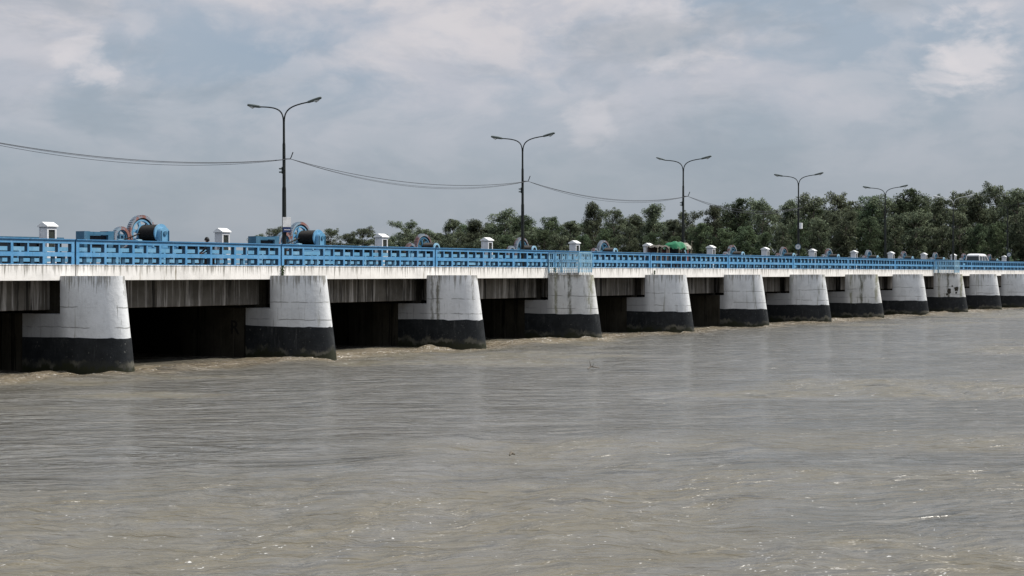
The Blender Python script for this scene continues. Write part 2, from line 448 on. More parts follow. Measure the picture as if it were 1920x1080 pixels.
# ------------------------------------------------------------------ hoist girder behind (blue steel, dark web)
def hoist(x0, x1, zt, lab):
    h = tag(empty('hoist_girder', (x0, 15.0, 4.45)), lab, 'steel girder', 'steel hoist girders behind the road')
    L = x1 - x0
    mb = MB(); mb.box(0, L, -.03, .03, .1, zt - 4.45 - .07); 
    for i in range(int(L / 1.3)): mb.box(i * 1.3 + .3, i * 1.3 + .36, -.2, -.03, .1, zt - 4.45 - .07)
    mb.build('web', M['navy'], h)
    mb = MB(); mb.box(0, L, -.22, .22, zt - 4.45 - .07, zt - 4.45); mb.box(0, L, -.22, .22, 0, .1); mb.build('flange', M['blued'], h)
    return h
hoist(-2 * S, 2.3, 6.02, 'low dark blue steel girder at the far left, ending before the first winch')
hoist(2.6, 12.3, 6.06, 'dark blue steel girder between the leftmost white kiosk and first winch')
hoist(15.6, 25.2, 6.0, 'dark blue steel girder between the first winch and the box frame of the second')
hoist(28.5, 43, 5.95, 'dark blue steel girder running right from the second winch past the first lamp post')
for k in range(4, 13): hoist(k * S - 8.9, (k + 1) * S - 9.1, 5.5, 'low dark blue steel girder behind the parapet, %s along from the first lamp post' % ORD[k - 3])

# ------------------------------------------------------------------ winches
def make_winch(tall):
    w = empty('gate_winch', (0, 0, 0))
    zc = 1.92            # big gear centre above deck 4.5
    mb = MB()            # base frame: legs and beams
    for x in (-.35, 1.75):
        for y in (-1.0, .75): mb.box(x - .1, x + .1, y - .1, y + .1, -.02, .9)
        mb.box(x - .11, x + .11, -1.9, 1.0, .902, 1.1)
    mb.box(-.45, 1.9, -.98, -.85, 1.102, 1.2); mb.box(-.45, 1.9, .85, .98, 1.102, 1.2)
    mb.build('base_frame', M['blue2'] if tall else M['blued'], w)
    gM = M['gear'] if tall else M['gear2']
    mb = MB(); mb.ring((0, 0, zc), (1, 0, 0), .84, .96, .30, 40)
    # teeth on the rim
    for i in range(48):
        a = 2 * math.pi * i / 48
        mb.box(-.14, .14, -.028, .028, .955, 1.0, Matrix.Translation((0, 0, zc)) @ Matrix.Rotation(a, 4, 'X'))
    g_ = mb.build('large_gear', gM, w, smooth=False)
    mb = MB(); mb.ring((0, 0, zc), (1, 0, 0), .765, .838, .2, 40); mb.build('inner_band', M['navy'], g_)
    mb = MB(); mb.ring((0, 0, zc), (1, 0, 0), .66, .763, .18, 40)
    for i in range(6):
        a = math.pi * i / 3 + .3
        mb.box(-.05, .05, -.085, .085, .1, .72, Matrix.Translation((0, 0, zc)) @ Matrix.Rotation(a, 4, 'X'))
    mb.cyl((-.2, 0, zc), (.22, 0, zc), .16)
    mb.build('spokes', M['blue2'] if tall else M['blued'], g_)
    mb = MB(); c = (0, -1.52, zc - .28); mb.ring(c, (1, 0, 0), .42, .56, .26, 30)
    for i in range(32):
        a = 2 * math.pi * i / 32
        mb.box(-.12, .12, -.025, .025, .555, .6, Matrix.Translation(c) @ Matrix.Rotation(a, 4, 'X'))
    s_ = mb.build('small_gear', gM, w)
    mb = MB(); mb.ring(c, (1, 0, 0), .10, .18, .2, 20); mb.ring(c, (1, 0, 0), .34, .417, .16, 24)
    for i in range(4): mb.box(-.04, .04, -.05, .05, .15, .38, Matrix.Translation(c) @ Matrix.Rotation(math.pi * i / 2 + .5, 4, 'X'))
    mb.build('spokes', M['blued'], s_)
    dr = .47 if tall else .39
    mb = MB()
    n = 22                   # rope-wound drum: ribbed profile
    pts, rad = [], []
    for i in range(n * 2 + 1):
        pts.append((.25 + (1.25 if tall else .85) * i / (n * 2), 0, zc - .04)); rad.append(dr + (.022 if i % 2 else 0))
    mb.tube(pts, rad, 24); d = mb.build('rope_drum', M['rope'], w, smooth=False)
    XD = 1.5 if tall else 1.1
    for x, e in ((XD, .05), (.17, .05)):
        mb = MB(); mb.cyl((x, 0, zc - .04), (x + .08, 0, zc - .04), dr + e * (1 if tall else -.5), 28); mb.build('drum_flange', M['blue2'] if tall else M['navy'], w, smooth=True)
    mb = MB(); q_ = .34 if tall else .12; zt_ = zc + (.02 if tall else -.36); x0_ = XD + .09   # bearing pedestal
    pts = [(-q_, 1.1), (-q_, zt_)] + [(-q_ * math.cos(t), zt_ + q_ * math.sin(t) * .8) for t in np.linspace(.2, math.pi - .2, 10)] + [(q_, zt_), (q_, 1.1)]
    n = len(pts)
    for x in (x0_, x0_ + .25):
        for y, z in pts: mb.v.append((x, y, z))
    mb.f.append(tuple(range(n))); mb.f.append(tuple(range(2 * n - 1, n - 1, -1)))
    for j in range(n): mb.f.append((j, (j + 1) % n, n + (j + 1) % n, n + j))
    mb.build('bearing_pedestal', M['blue2'] if tall else M['blued'], w)
    if tall:
        mb = MB(); mb.cyl((x0_, 0, zc - .04), (x0_ + .32, 0, zc - .04), .12, 16); mb.build('bearing_cap', M['blued'], w)
        for yy in (-.30, .25):
            mb = MB(); mb.box(x0_ + .251, x0_ + .30, yy, yy + .05, 1.1, zc + .1); mb.build('stiffener', M['blued'], w)
    else:
        mb = MB(); mb.ring((x0_ + .02, 0, zc - .04), (1, 0, 0), .24, .37, .10, 28); mb.build('end_ring', M['railb'], w)
        mb = MB(); mb.cyl((x0_, 0, zc - .04), (x0_ + .05, 0, zc - .04), .238, 20); mb.build('ring_core', M['navy'], w)
    if tall:
        mb = MB(); mb.tube([(.35, -2.2, zc - .55), (.35, -1.3, zc - .32), (.4, -.4, zc - .02), (.5, -.1, zc + .53)], .04, 8)
        mb.build('hoist_rope', M['rope'], w)
        mb = MB()           # box frame beside it
        for y0 in (-4.45, -2.75): mb.box(-.3, .35, y0, y0 + .4, 0, 1.92 if y0 < -3 else 1.95)
        mb.box(.2, .35, -4.05, -2.75, 1.74, 1.9); mb.box(-.3, -.15, -4.05, -2.75, 1.70, 1.86)
        mb.box(.2, .35, -4.05, -2.75, 1.38, 1.46)
        mb.box(.5, .7, -2.3, -.9, 1.3, 1.5)
        mb.build('box_frame', M['blued'], w)
        mb = MB(); mb.box(-.14, .19, -4.04, -2.76, .3, 1.69)
        mb.build('motor', M['navy'], w)
        for yy, xx in ((-.75, .45), (-1.75, .1)):
            mb = MB(); mb.cyl((xx, yy, 1.32), (xx + .3, yy, 1.32), .22, 18); mb.build('sheave', M['railb'], w, smooth=True)
    return w
tall = make_winch(True); low = make_winch(False)
YW = 13.8
WK = [1.305, 2.347] + [n + .37 for n in range(3, 15)]
wl = ['large blue winch with red-patched gear and black rope drum, left of the first lamp post',
      'large blue winch with black rope drum, just right of the first lamp post']
for i, k in enumerate(WK):
    src = tall if i < 2 else low
    w = src if i in (0, 2) else copy_tree(src)
    dz = 0 if i < 2 else -.47
    w.location = (k * S, YW, 4.48 + dz)
    w.rotation_euler.z = -math.pi / 2
    if i >= 2: w.scale = (.97, .97, 1)
    lab = wl[i] if i < 2 else 'low gate winch with rusty red gear rims and dark drum, %s winch from the left' % ORD[i]
    tag(w, lab, 'winch', 'gate winches along the far side of the bridge')

# ------------------------------------------------------------------ white kiosks
def make_hut():
    h = empty('control_kiosk', (0, 0, 0)); t = .315
    mb = MB()      # corner walls leave a recess for the windows
    z1 = 1.98
    for sx in (-1, 1):
        for sy in (-1, 1): mb.box(*sorted((sx * t, sx * (t - .10))), *sorted((sy * t, sy * (t - .10))), 0, z1)
    for sy in (-1, 1):
        mb.box(-t + .10, t - .10, *sorted((sy * t, sy * (t - .10))), 0, .7)
        mb.box(-t + .10, t - .10, *sorted((sy * t, sy * (t - .10))), 1.83, z1)
    for sx in (-1, 1):
        mb.box(*sorted((sx * (t - .01), sx * (t - .12))), -t + .10, t - .10, 0, z1)
    mb.build('kiosk_body', M['hut'], h, bevel=.01)
    mb = MB(); mb.box(-t + .10, t - .10, -t + .06, -t + .09, .7, 1.83); mb.box(-t + .10, t - .10, t - .09, t - .06, .7, 1.83)
    mb.build('window', M['glass'], h)
    mb = MB(); mb.box(-t - .02, -t + .012, .0, .06, 1.0, 1.35); mb.build('handle', M['post'], h)
    mb = MB(); e = t + .075; z0 = z1 + .002       # gable roof, ridge along x
    vs = [(-e, -e, z0), (-e, -e, z0 + .07), (-e, 0, z0 + .27), (-e, e, z0 + .07), (-e, e, z0)]
    vs2 = [(-x, y, z) for x, y, z in vs]
    mb.add(vs + vs2, [(0, 1, 2, 3, 4), (9, 8, 7, 6, 5), (0, 5, 6, 1), (1, 6, 7, 2), (2, 7, 8, 3), (3, 8, 9, 4), (4, 9, 5, 0)])
    mb.build('roof', M['hutroof'], h, bevel=.015)
    return h
hut = make_hut()
HK = [.797, 1.806] + [float(n) for n in range(3, 16)]
for i, k in enumerate(HK):
    h = hut if i == 0 else copy_tree(hut)
    h.location = (k * S, YW, 4.58); h.rotation_euler.z = random.uniform(-.03, .03)
    h.scale = (1, 1, 1.0)
    tag(h, 'small white kiosk with gabled cap and dark window, %s from the left' % ORD[i], 'kiosk', 'white kiosks along the far side of the bridge')

# ------------------------------------------------------------------ street lamps
def make_lamp():
    l = empty('street_lamp', (0, 0, 0))
    mb = MB(); mb.tube([(0, 0, 0), (0, 0, .35)], .17, 12); mb.tube([(0, 0, .3), (0, 0, 4.6), (0, 0, 4.75), (0, 0, 7.2), (0, 0, 7.3), (0, 0, 8.75)], [.125, .108, .09, .082, .066, .06], 12)
    mb.build('pole', M['post'], l, smooth=True)
    for sy in (-1, 1):
        P0, P1, P2, P3 = [Vector((0, sy * a, b)) for a, b in ((.03, 8.5), (.02, 9.25), (.45, 9.42), (1.68, 9.53))]
        pts = [P0 * (1 - t) ** 3 + P1 * 3 * t * (1 - t) ** 2 + P2 * 3 * t * t * (1 - t) + P3 * t ** 3 for t in np.linspace(0, 1, 14)]
        mb = MB(); mb.tube(pts, .04, 8); a = mb.build('arm', M['post'], l, smooth=True)
        mb = MB()
        A = Vector((0, sy * 1.6, 9.52)); B = Vector((0, sy * 2.55, 9.72))
        mb.tube([A, A.lerp(B, .12), A.lerp(B, .45), A.lerp(B, .8), A.lerp(B, .95), B], [.045, .075, .09, .085, .07, .02], 10)
        hd = mb.build('lamp_head', M['lamp'], l, smooth=True)
        mb = MB(); c = A.lerp(B, .62) + Vector((0, 0, -.06)); mb.tube([c + Vector((0, -sy * .2, -.0)), c + Vector((0, 0, -.045)), c + Vector((0, sy * .2, .03))], [.04, .075, .04], 10)
        mb.build('lens', M['lens'], hd, smooth=True)
    mb = MB(); mb.tube([(0, -.05, 6.35), (0, -.42, 6.33), (.02, -.47, 6.42), (.05, -.58, 6.72)], .03, 6)
    mb.build('cable_bracket', M['post'], l)
    mb = MB(); mb.box(-.13, .0, .06, .25, 5.55, 5.63); mb.box(-.13, .0, .06, .25, 5.75, 5.83); mb.box(-.06, .05, .08, .13, 5.5, 5.9); mb.build('fuse_box', M['lamp'], l, bevel=.01)
    return l
lamp = make_lamp()
LK = [-.162, 1.838, 3.838, 5.838, 7.838, 9.838, 11.838, 13.838, 15.84]
YL = 9.3
lean = [0, -.017, -.004, 0.004, .002, -.003, .004, 0, 0]
lampl = {0: 'double-armed lamp post beyond the left end of the parapet', 1: 'leftmost double-armed lamp post, carrying a white and navy board',
         2: 'second double-armed lamp post from the left, cables on both sides', 3: 'third double-armed lamp post, its left head kinked, behind the green tarpaulin stall',
         4: 'fourth double-armed lamp post, with a white box, above the round sign', 5: 'fifth double-armed lamp post from the left in front of the trees',
         6: 'sixth double-armed lamp post, behind the white van', 7: 'rightmost faint lamp post, near the right edge against the trees', 8: 'double-armed lamp post far along the bridge'}
lamps = []
for i, k in enumerate(LK):
    l = lamp if i == 0 else copy_tree(lamp)
    l.location = (k * S, YL, 4.45); l.rotation_euler = (lean[i] * .6, -lean[i] * .3, random.uniform(-.04, .04))
    if i >= 6:
        for ch in l.children:
            if ch.name.startswith(('arm', 'lamp_head')) and i == 6: ch.data = ch.data.copy(); ch.data.materials[0] = M['palegrey']
    l.scale = (1, 1.15 if i == 1 else 1.05, 1)
    tag(l, lampl[i], 'lamp post', 'double-armed lamp posts along the bridge'); lamps.append(l)
# kinked left head on the third lamp: a pivot at the arm's end
for ch in lamps[3].children:
    if ch.name.startswith('lamp_head') and ch.data.vertices[0].co.y > 0:
        piv = Vector((0, 1.62, 9.52)); Rm = Matrix.Rotation(.16, 4, 'X')
        ch.matrix_local = Matrix.Translation(piv) @ Rm @ Matrix.Diagonal((.7, 1, .7, 1)) @ Matrix.Translation(-piv)
mb = MB(); mb.box(-.1, .12, -.38, -.12, 4.15, 4.75); mb.box(-.02, .02, -.15, -.05, 4.3, 4.35); mb.build('meter_box', M['white'], lamps[4], bevel=.02)
# overhead cables
for i in range(4):
    c = empty('overhead_cable', (LK[i] * S, YL - .45, 10.78))
    L = (LK[i + 1] - LK[i]) * S
    for q, (sag, off) in enumerate(((.80, 0), (.98, .04), (1.06 if i % 2 else .86, -.05))):
        mb = MB(); pts = []
        for t in np.linspace(0, 1, 34): pts.append((t * L, off * math.sin(math.pi * t), -4 * sag * t * (1 - t)))
        mb.tube(pts, .011 if q else .018, 5); mb.build('strand', M['wire'], c, smooth=True)
    tag(c, ['sagging black cables running off the left edge from the leftmost lamp post', 'sagging cables between the first and second lamp posts',
            'sagging cables between the second and third lamp posts', 'sagging cables between the third and fourth lamp posts', 'faint cables between the fourth and fifth lamp posts', 'faint cables between the fifth and sixth lamp posts', 'faint cables between the sixth and seventh lamp posts'][i], 'cable', 'overhead cables strung between lamp posts')

# board on first lamp
b = tag(empty('notice_board', (LK[1] * S + .0, YL - .2, 6.55)), 'white board with a navy stripe fixed to the leftmost lamp post', 'sign')
b.rotation_euler.z = -TH * .9
mb = MB(); mb.box(-.27, .23, -.03, 0, .28, .85); mb.build('panel', M['signw'], b, bevel=.005)
mb = MB(); mb.box(-.25, .22, -.028, -.002, -.02, .277); mb.build('stripe', M['signb'], b)
mb = MB()
for i in range(7): mb.box(-.18 + i * .052, -.145 + i * .052 + random.uniform(0, .01), -.032, -.0285, .10, .15)
mb.build('lettering', M['signw'], b)
# round signs
for (px, zz, yy, lab) in ((1496.5, 6.75, 8.9, 'round white sign on a post at the foot of the fourth lamp post'), (1892, 6.75, 8.9, 'round white sign on a post near the right edge, right of the white van')):
    D = 50.5 + yy; k = 15900 * D / 50.5 / (2820 - px) - (64.98 + yy * .5398) / 10.943
    r = tag(empty('round_sign', (k * S, yy, 4.45)), lab, 'sign', 'round signs beside the road')
    r.rotation_euler.z = -TH - .6
    mb = MB(); mb.tube([(0, 0, 0), (0, 0, 2.35)], .035, 8); mb.build('post', M['post'], r)
    mb = MB(); mb.cyl((0, -.05, 2.33), (0, -.075, 2.33), .27, 24); mb.build('plate', M['signw'], r)
    mb = MB(); mb.ring((0, -.08, 2.33), (0, 1, 0), .25, .30, .03, 26); mb.box(-.05, .05, -.083, -.076, 2.25, 2.41); mb.build('rim', M['blued'], r)

# ------------------------------------------------------------------ van
v = tag(empty('white_van', (11.58 * S, 5.2, 4.475)), 'white minibus van driving away on the bridge, only roof and windows above the parapet', 'van')
def prism(mb, prof, y0, y1, inset=0):
    n = len(prof); o = len(mb.v)
    for y in (y0, y1):
        for x, z in prof: mb.v.append((x, y, z))
    mb.f.append(tuple(range(o, o + n))); mb.f.append(tuple(range(o + 2 * n - 1, o + n - 1, -1)))
    for j in range(n): mb.f.append((o + j, o + (j + 1) % n, o + n + (j + 1) % n, o + n + j))
mb = MB(); prism(mb, [(-2.2, .35), (-2.22, .6), (-2.2, 1.1), (2.0, 1.1), (2.35, .85), (2.4, .45), (2.3, .35)], -.85, .85)
bd = mb.build('body', M['white'], v, bevel=.05)
def van_shell(rows):      # rows of (z, x_rear, x_front, half width)
    mb = MB()
    for z, xr, xf, hw in rows: mb.v += [(xr, -hw, z), (xf, -hw, z), (xf, hw, z), (xr, hw, z)]
    for i in range(len(rows) - 1):
        for j in range(4): mb.f.append((i * 4 + j, i * 4 + (j + 1) % 4, i * 4 + 4 + (j + 1) % 4, i * 4 + 4 + j))
    mb.f.append((3, 2, 1, 0)); k_ = (len(rows) - 1) * 4; mb.f.append((k_, k_ + 1, k_ + 2, k_ + 3)); return mb
van_shell([(1.66, -2.04, 1.16, .735), (1.76, -2.06, 1.2, .735), (1.87, -1.98, 1.05, .70), (1.95, -1.75, .8, .58), (1.98, -1.4, .5, .40)]).build('roof', M['white'], v, bevel=.03)
van_shell([(1.09, -2.17, 1.86, .80), (1.66, -2.02, 1.14, .715)]).build('windows', M['vglass'], v)
for sy in (-1, 1):
    for xa_, xb_ in ((-2.17, -2.02), (-.85, -.85), (.35, .3), (1.86, 1.14)):
        mb = MB(); mb.bar((xa_, sy * .80, 1.08), (xb_, sy * .72, 1.68), .075); mb.build('pillar', M['white'], v)
for x in (-1.5, 1.5):
    for sy in (-1, 1):
        mb = MB(); mb.cyl((x, sy * .66, .32), (x, sy * .87, .32), .32, 20); wl_ = mb.build('wheel', M['rubber'], v)
        mb = MB(); mb.cyl((x, sy * .86, .32), (x, sy * .885, .32), .18, 14); mb.build('rim', M['lamp'], wl_)
for sy in (-1, 1):
    mb = MB(); mb.box(-2.26, -2.2, sy * .7 - .09, sy * .7 + .09, .75, 1.0); mb.build('tail_light', M['pink'], v)

v.scale = (1, 1.06, 1.06)
# ------------------------------------------------------------------ roadside stalls
def cloth_dome(mb, x0, x1, y0, y1, ztop, zedge, seed, fl=.12, n=16, bulge=1.0):
    r = random.Random(seed); o = len(mb.v)
    for i in range(n + 1):
        for j in range(n + 1):
            u, w = i / n * 2 - 1, j / n * 2 - 1
            h = (1 - abs(u) ** 2.2) * (1 - abs(w) ** 2.2)
            z = zedge + (ztop - zedge) * h ** (.6 * bulge)
            z += .06 * math.sin(7 * u + seed) * math.cos(6 * w) + r.uniform(-.02, .02)
            if max(abs(u), abs(w)) > .99: z -= fl * (1 + math.sin(13 * (u + w)) * .8) + r.uniform(0, .08)
            mb.v.append((x0 + (x1 - x0) * i / n, y0 + (y1 - y0) * j / n, z))
    for i in range(n):
        for j in range(n):
            a = o + i * (n + 1) + j; mb.f.append((a, a + 1, a + n + 2, a + n + 1))
XS = 4.38 * S
def kx(px, y):
    D = 50.5 + y; return S * (15900 * D / 50.5 / (2820 - px) - (64.98 + y * .5398) / 10.943)
st = tag(empty('tarpaulin_stall', (kx(1269, 2.4), 2.4, 4.47)), 'roadside stall under a domed green and cream tarpaulin on poles', 'stall')
mb = MB(); cloth_dome(mb, -1.0, .95, -.7, .8, 2.06, 1.66, 3, .09); t_ = mb.build('tarpaulin', M['green'], st, smooth=True)
mb = MB(); cloth_dome(mb, .3, 1.12, -.8, .3, 1.97, 1.6, 5, .05); mb.build('cream_sheet', M['cream'], t_, smooth=True)
for (x, y) in ((-1.0, -.7), (1.0, -.7), (-1.0, .8), (1.0, .8)):
    mb = MB(); mb.tube([(x, y, 0), (x * .98, y, 1.65)], .03, 6); mb.build('pole', M['bamboo'], st)
mb = MB(); mb.box(-.75, .8, -.3, .6, 0, .8); mb.box(-.85, .9, -.4, .7, .802, .85); mb.build('counter', M['brown'], st)
mb = MB(); mb.box(-.95, -.1, .72, .76, .3, 1.75); mb.box(.35, .5, -.74, -.70, .5, 1.7); mb.build('side_cloth', M['pink'], st)
mb = MB(); mb.box(-.7, .65, .0, .55, .852, 1.6); mb.box(-.5, -.1, -.35, -.05, .852, 1.3); mb.build('stacked_goods', M['navy'], st)
s2 = tag(empty('covered_cart', (kx(1233, 2.6), 2.6, 4.47)), 'dark handcart shed with a flat grey matting roof, beside the green tarpaulin stall', 'cart')
mb = MB(); cloth_dome(mb, -.95, 1.15, -.5, .6, 1.74, 1.66, 6, .02, bulge=.8); mb.build('matting_roof', M['thatch'], s2, smooth=True)
for (x, y) in ((-.85, -.45), (1.05, -.45), (-.85, .5), (1.05, .5)):
    mb = MB(); mb.tube([(x, y, 0), (x, y, 1.68)], .03, 6); mb.build('pole', M['bamboo'], s2)
mb = MB(); mb.box(-1.0, 1.15, -.45, .5, .35, .85); mb.box(-.8, 1.0, .3, .45, .85, 1.6); mb.box(.55, .98, -.44, -.41, .85, 1.6); mb.build('cart_bed', M['brown'], s2)
for sy in (-.6, .62):
    mb = MB(); mb.ring((.1, sy, .36), (0, 1, 0), .31, .36, .05, 22); mb.ring((.1, sy, .36), (0, 1, 0), .02, .06, .07, 10)
    for i in range(8):
        a = math.pi * i / 4; mb.bar((.1, sy, .36), (.1 + .32 * math.cos(a), sy, .36 + .32 * math.sin(a)), .015)
    mb.build('wheel', M['rubber'], s2)
mb = MB(); mb.tube([(-.8, -.3, 1.0), (-.4, -.3, 1.5), (.1, -.3, 1.1)], .04, 6); mb.build('handle', M['lamp'], s2)
pl = MB(); pl.tube([(0, 0, 0), (.01, 0, 2.1)], .02, 6); pl.tube([(0, 0, 2.0), (.05, -.12, 2.06)], .02, 6)
tag(pl.build('bamboo_pole', M['bamboo'], None, loc=(kx(1297, 1.0), 1.0, 4.5)), 'thin upright pole just right of the green tarpaulin stall', 'pole')

# ------------------------------------------------------------------ seated person
def skin_mesh(verts, edges, radii, name, mats, sub=1, root=0):
    me = bpy.data.meshes.new(name + '_cage'); me.from_pydata(verts, edges, [])
    o = bpy.data.objects.new(name + '_cage', me); col.objects.link(o)
    md = o.modifiers.new('s', 'SKIN'); md.use_smooth_shade = True
    for i, r in enumerate(radii): me.skin_vertices[0].data[i].radius = (r, r) if not isinstance(r, tuple) else r
    for i in range(len(verts)): me.skin_vertices[0].data[i].use_root = (i == root)
    s_ = o.modifiers.new('sub', 'SUBSURF'); s_.levels = sub; s_.render_levels = sub
    dg = bpy.context.evaluated_depsgraph_get()
    m2 = bpy.data.meshes.new_from_object(o.evaluated_get(dg))
    bpy.data.objects.remove(o)
    o2 = bpy.data.objects.new(name, m2); col.objects.link(o2)
    m2.materials.clear()
    for m in mats: m2.materials.append(m)
    for p in m2.polygons: p.use_smooth = True
    return o2
per = []; V_ = []; E_ = []; R_ = []
def sv(p, r, par=None):
    V_.append(p); R_.append(r)
    if par is not None: E_.append((par, len(V_) - 1))
    return len(V_) - 1
# faces +Y (towards the road), sitting on the kerb behind the parapet, leaning a little forward
pel = sv((0, 0, .50), (.17, .13)); bel = sv((0, .02, .66), (.15, .11), pel); che = sv((0, .05, .86), (.18, .12), bel)
nk = sv((0, .09, 1.03), (.075, .075), che); n2 = sv((0, .11, 1.09), (.058, .058), nk)
hd = sv((0, .13, 1.19), (.088, .105), n2); ht = sv((0, .13, 1.27), (.072, .085), hd)
for sx in (-1, 1):
    sh = sv((sx * .19, .05, .97), .062, che); el = sv((sx * .27, .16, .72), .046, sh); wr = sv((sx * .17, .38, .60), .03, el)
    pa = sv((sx * .15, .46, .585), (.038, .02), wr)
    for q in range(4):
        f1 = sv((sx * (.125 + q * .018), .515 - abs(q - 1.5) * .004, .575), .009, pa); f2 = sv((sx * (.122 + q * .018), .55 - abs(q - 1.2) * .008, .548), .008, f1)
    t1 = sv((sx * .105, .45, .57), .010, pa); sv((sx * .09, .485, .56), .009, t1)
    hp = sv((sx * .10, .03, .47), .095, pel); kn = sv((sx * .15, .46, .52), .065, hp); an = sv((sx * .14, .42, .10), .042, kn); sv((sx * .15, .58, .05), .038, an)
pb = skin_mesh(V_, E_, R_, 'person', [M['skin'], M['cloth'], M['cloth2']], 1)
for p in pb.data.polygons:
    z = p.center.z; y = p.center.y; x = abs(p.center.x)
    p.material_index = 0 if (z > 1.10 or (y > .34 and .53 < z < .66 and y < .60 and abs(x - .15) < .1 and z > .565) or z < .09) else (2 if z < .56 or (z < .62 and y > .1 and x < .12) else 1)
hr = MB()
for i in range(8):
    for j in range(16): pass
n1, n2_ = 8, 16
for i in range(n1 + 1):
    ph = (math.pi * .62) * i / n1
    for j in range(n2_):
        a = 2 * math.pi * j / n2_; back = .10 * max(0, -math.sin(a)) * (i / n1)
        hr.v.append((.098 * math.sin(ph) * math.cos(a) * (1 + random.uniform(-.05, .05)), .13 + .118 * math.sin(ph) * math.sin(a) - .012, 1.235 + .115 * math.cos(ph) - back * .6))
for i in range(n1):
    for j in range(n2_):
        a = i * n2_ + j; b = i * n2_ + (j + 1) % n2_; hr.f.append((a, b, b + n2_, a + n2_))
hr.build('hair', M['hair'], pb, smooth=True)
fc = MB(); fc.tube([(0, .225, 1.235), (0, .262, 1.195), (0, .235, 1.185)], [.01, .016, .012], 6)
for sx in (-1, 1): fc.tube([(sx * .09, .13, 1.22), (sx * .103, .125, 1.205), (sx * .092, .125, 1.17)], [.012, .018, .01], 6)
fc.build('nose_and_ears', M['skin'], pb, smooth=True)
ey = MB()
for sx in (-1, 1): ey.tube([(sx * .034 - .013, .222, 1.215), (sx * .034 + .013, .222, 1.215)], .007, 6)
ey.tube([(-.022, .226, 1.145), (.022, .226, 1.145)], .006, 6)
ey.build('eyes_and_mouth', M['hair'], pb)
pb.location = (kx(388, .75), .58, 4.50); pb.rotation_euler.z = .35
tag(pb, 'person in dark clothes sitting behind the parapet, only the dark head above it', 'person')
sb = MB(); sb.box(-.2, .2, -.15, .15, 0, .27); 
tag(sb.build('wooden_crate', M['brown'], None, loc=(pb.location.x, pb.location.y - .0, 4.562), bevel=.01), 'low dark box the person sits on behind the parapet', 'box')

# ------------------------------------------------------------------ weeds in the joints
def weed(x, y, z, hang, n, lab, sp=.25):
    mb = MB()
    for i in range(n):
        a = random.uniform(0, 6.28); r = random.uniform(0, sp); dz = random.uniform(-.45, .1) if hang else random.uniform(0, .28)
        c = Vector((math.cos(a) * r * .6, -abs(math.sin(a)) * r * .35 - .03, dz)); s_ = random.uniform(.03, .07)
        d1 = Vector((random.uniform(-1, 1), random.uniform(-1, 1), random.uniform(-1, 1))).normalized(); d2 = d1.cross(Vector((.3, .5, .8))).normalized()
        mb.add([c - d1 * s_, c + d2 * s_ * .5, c + d1 * s_, c - d2 * s_ * .5], [(0, 1, 2, 3)])
    for i in range(6):
        mb.tube([(0, -.03, 0 if not hang else .05), (random.uniform(-.12, .12), -.08, random.uniform(-.35, -.05) if hang else random.uniform(.1, .28))], .006, 4)
    tag(mb.build('weed_plant', M['weed'], None, loc=(x, y, z)), lab, 'plant', 'weeds growing in the bridge joints')
weed(13.0, -.02, 4.4, True, 110, 'green weed hanging from the parapet joint above the second pier', .2)
weed(38.3, -.35, 4.2, False, 90, 'green weed on the left corner of the railed balcony', .3)
weed(52.3, -.1, 4.04, False, 50, 'small dark weed on top of the fifth pier from the left', .2)

# floating branch
fb = MB(); fb.tube([(-.5, 0, .03), (-.1, .05, .1), (.5, 0, .02)], [.02, .03, .015], 6); fb.tube([(-.15, .03, .08), (-.35, 0, .38)], [.02, .008], 5); fb.tube([(.0, .03, .08), (-.1, -.05, .26)], [.015, .006], 5)
P = Vector((CAMX, CAMY, 0)) + RGT * 3.5 + FWD * 66.5
tag(fb.build('floating_branch', M['bark'], None, loc=(P.x, P.y, 0.03)), 'dark forked branch drifting on the river in front of the fourth pier', 'branch')
fb = MB(); fb.tube([(-.1, 0, .02), (.0, .03, .06), (.12, 0, .02)], [.02, .04, .015], 6)
P = Vector((CAMX, CAMY, 0)) + RGT * 0 + FWD * 34.9
tag(fb.build('floating_twig', M['bark'], None, loc=(P.x, P.y, 0.03)), 'tiny dark scrap of driftwood alone on the open water near mid frame', 'driftwood')

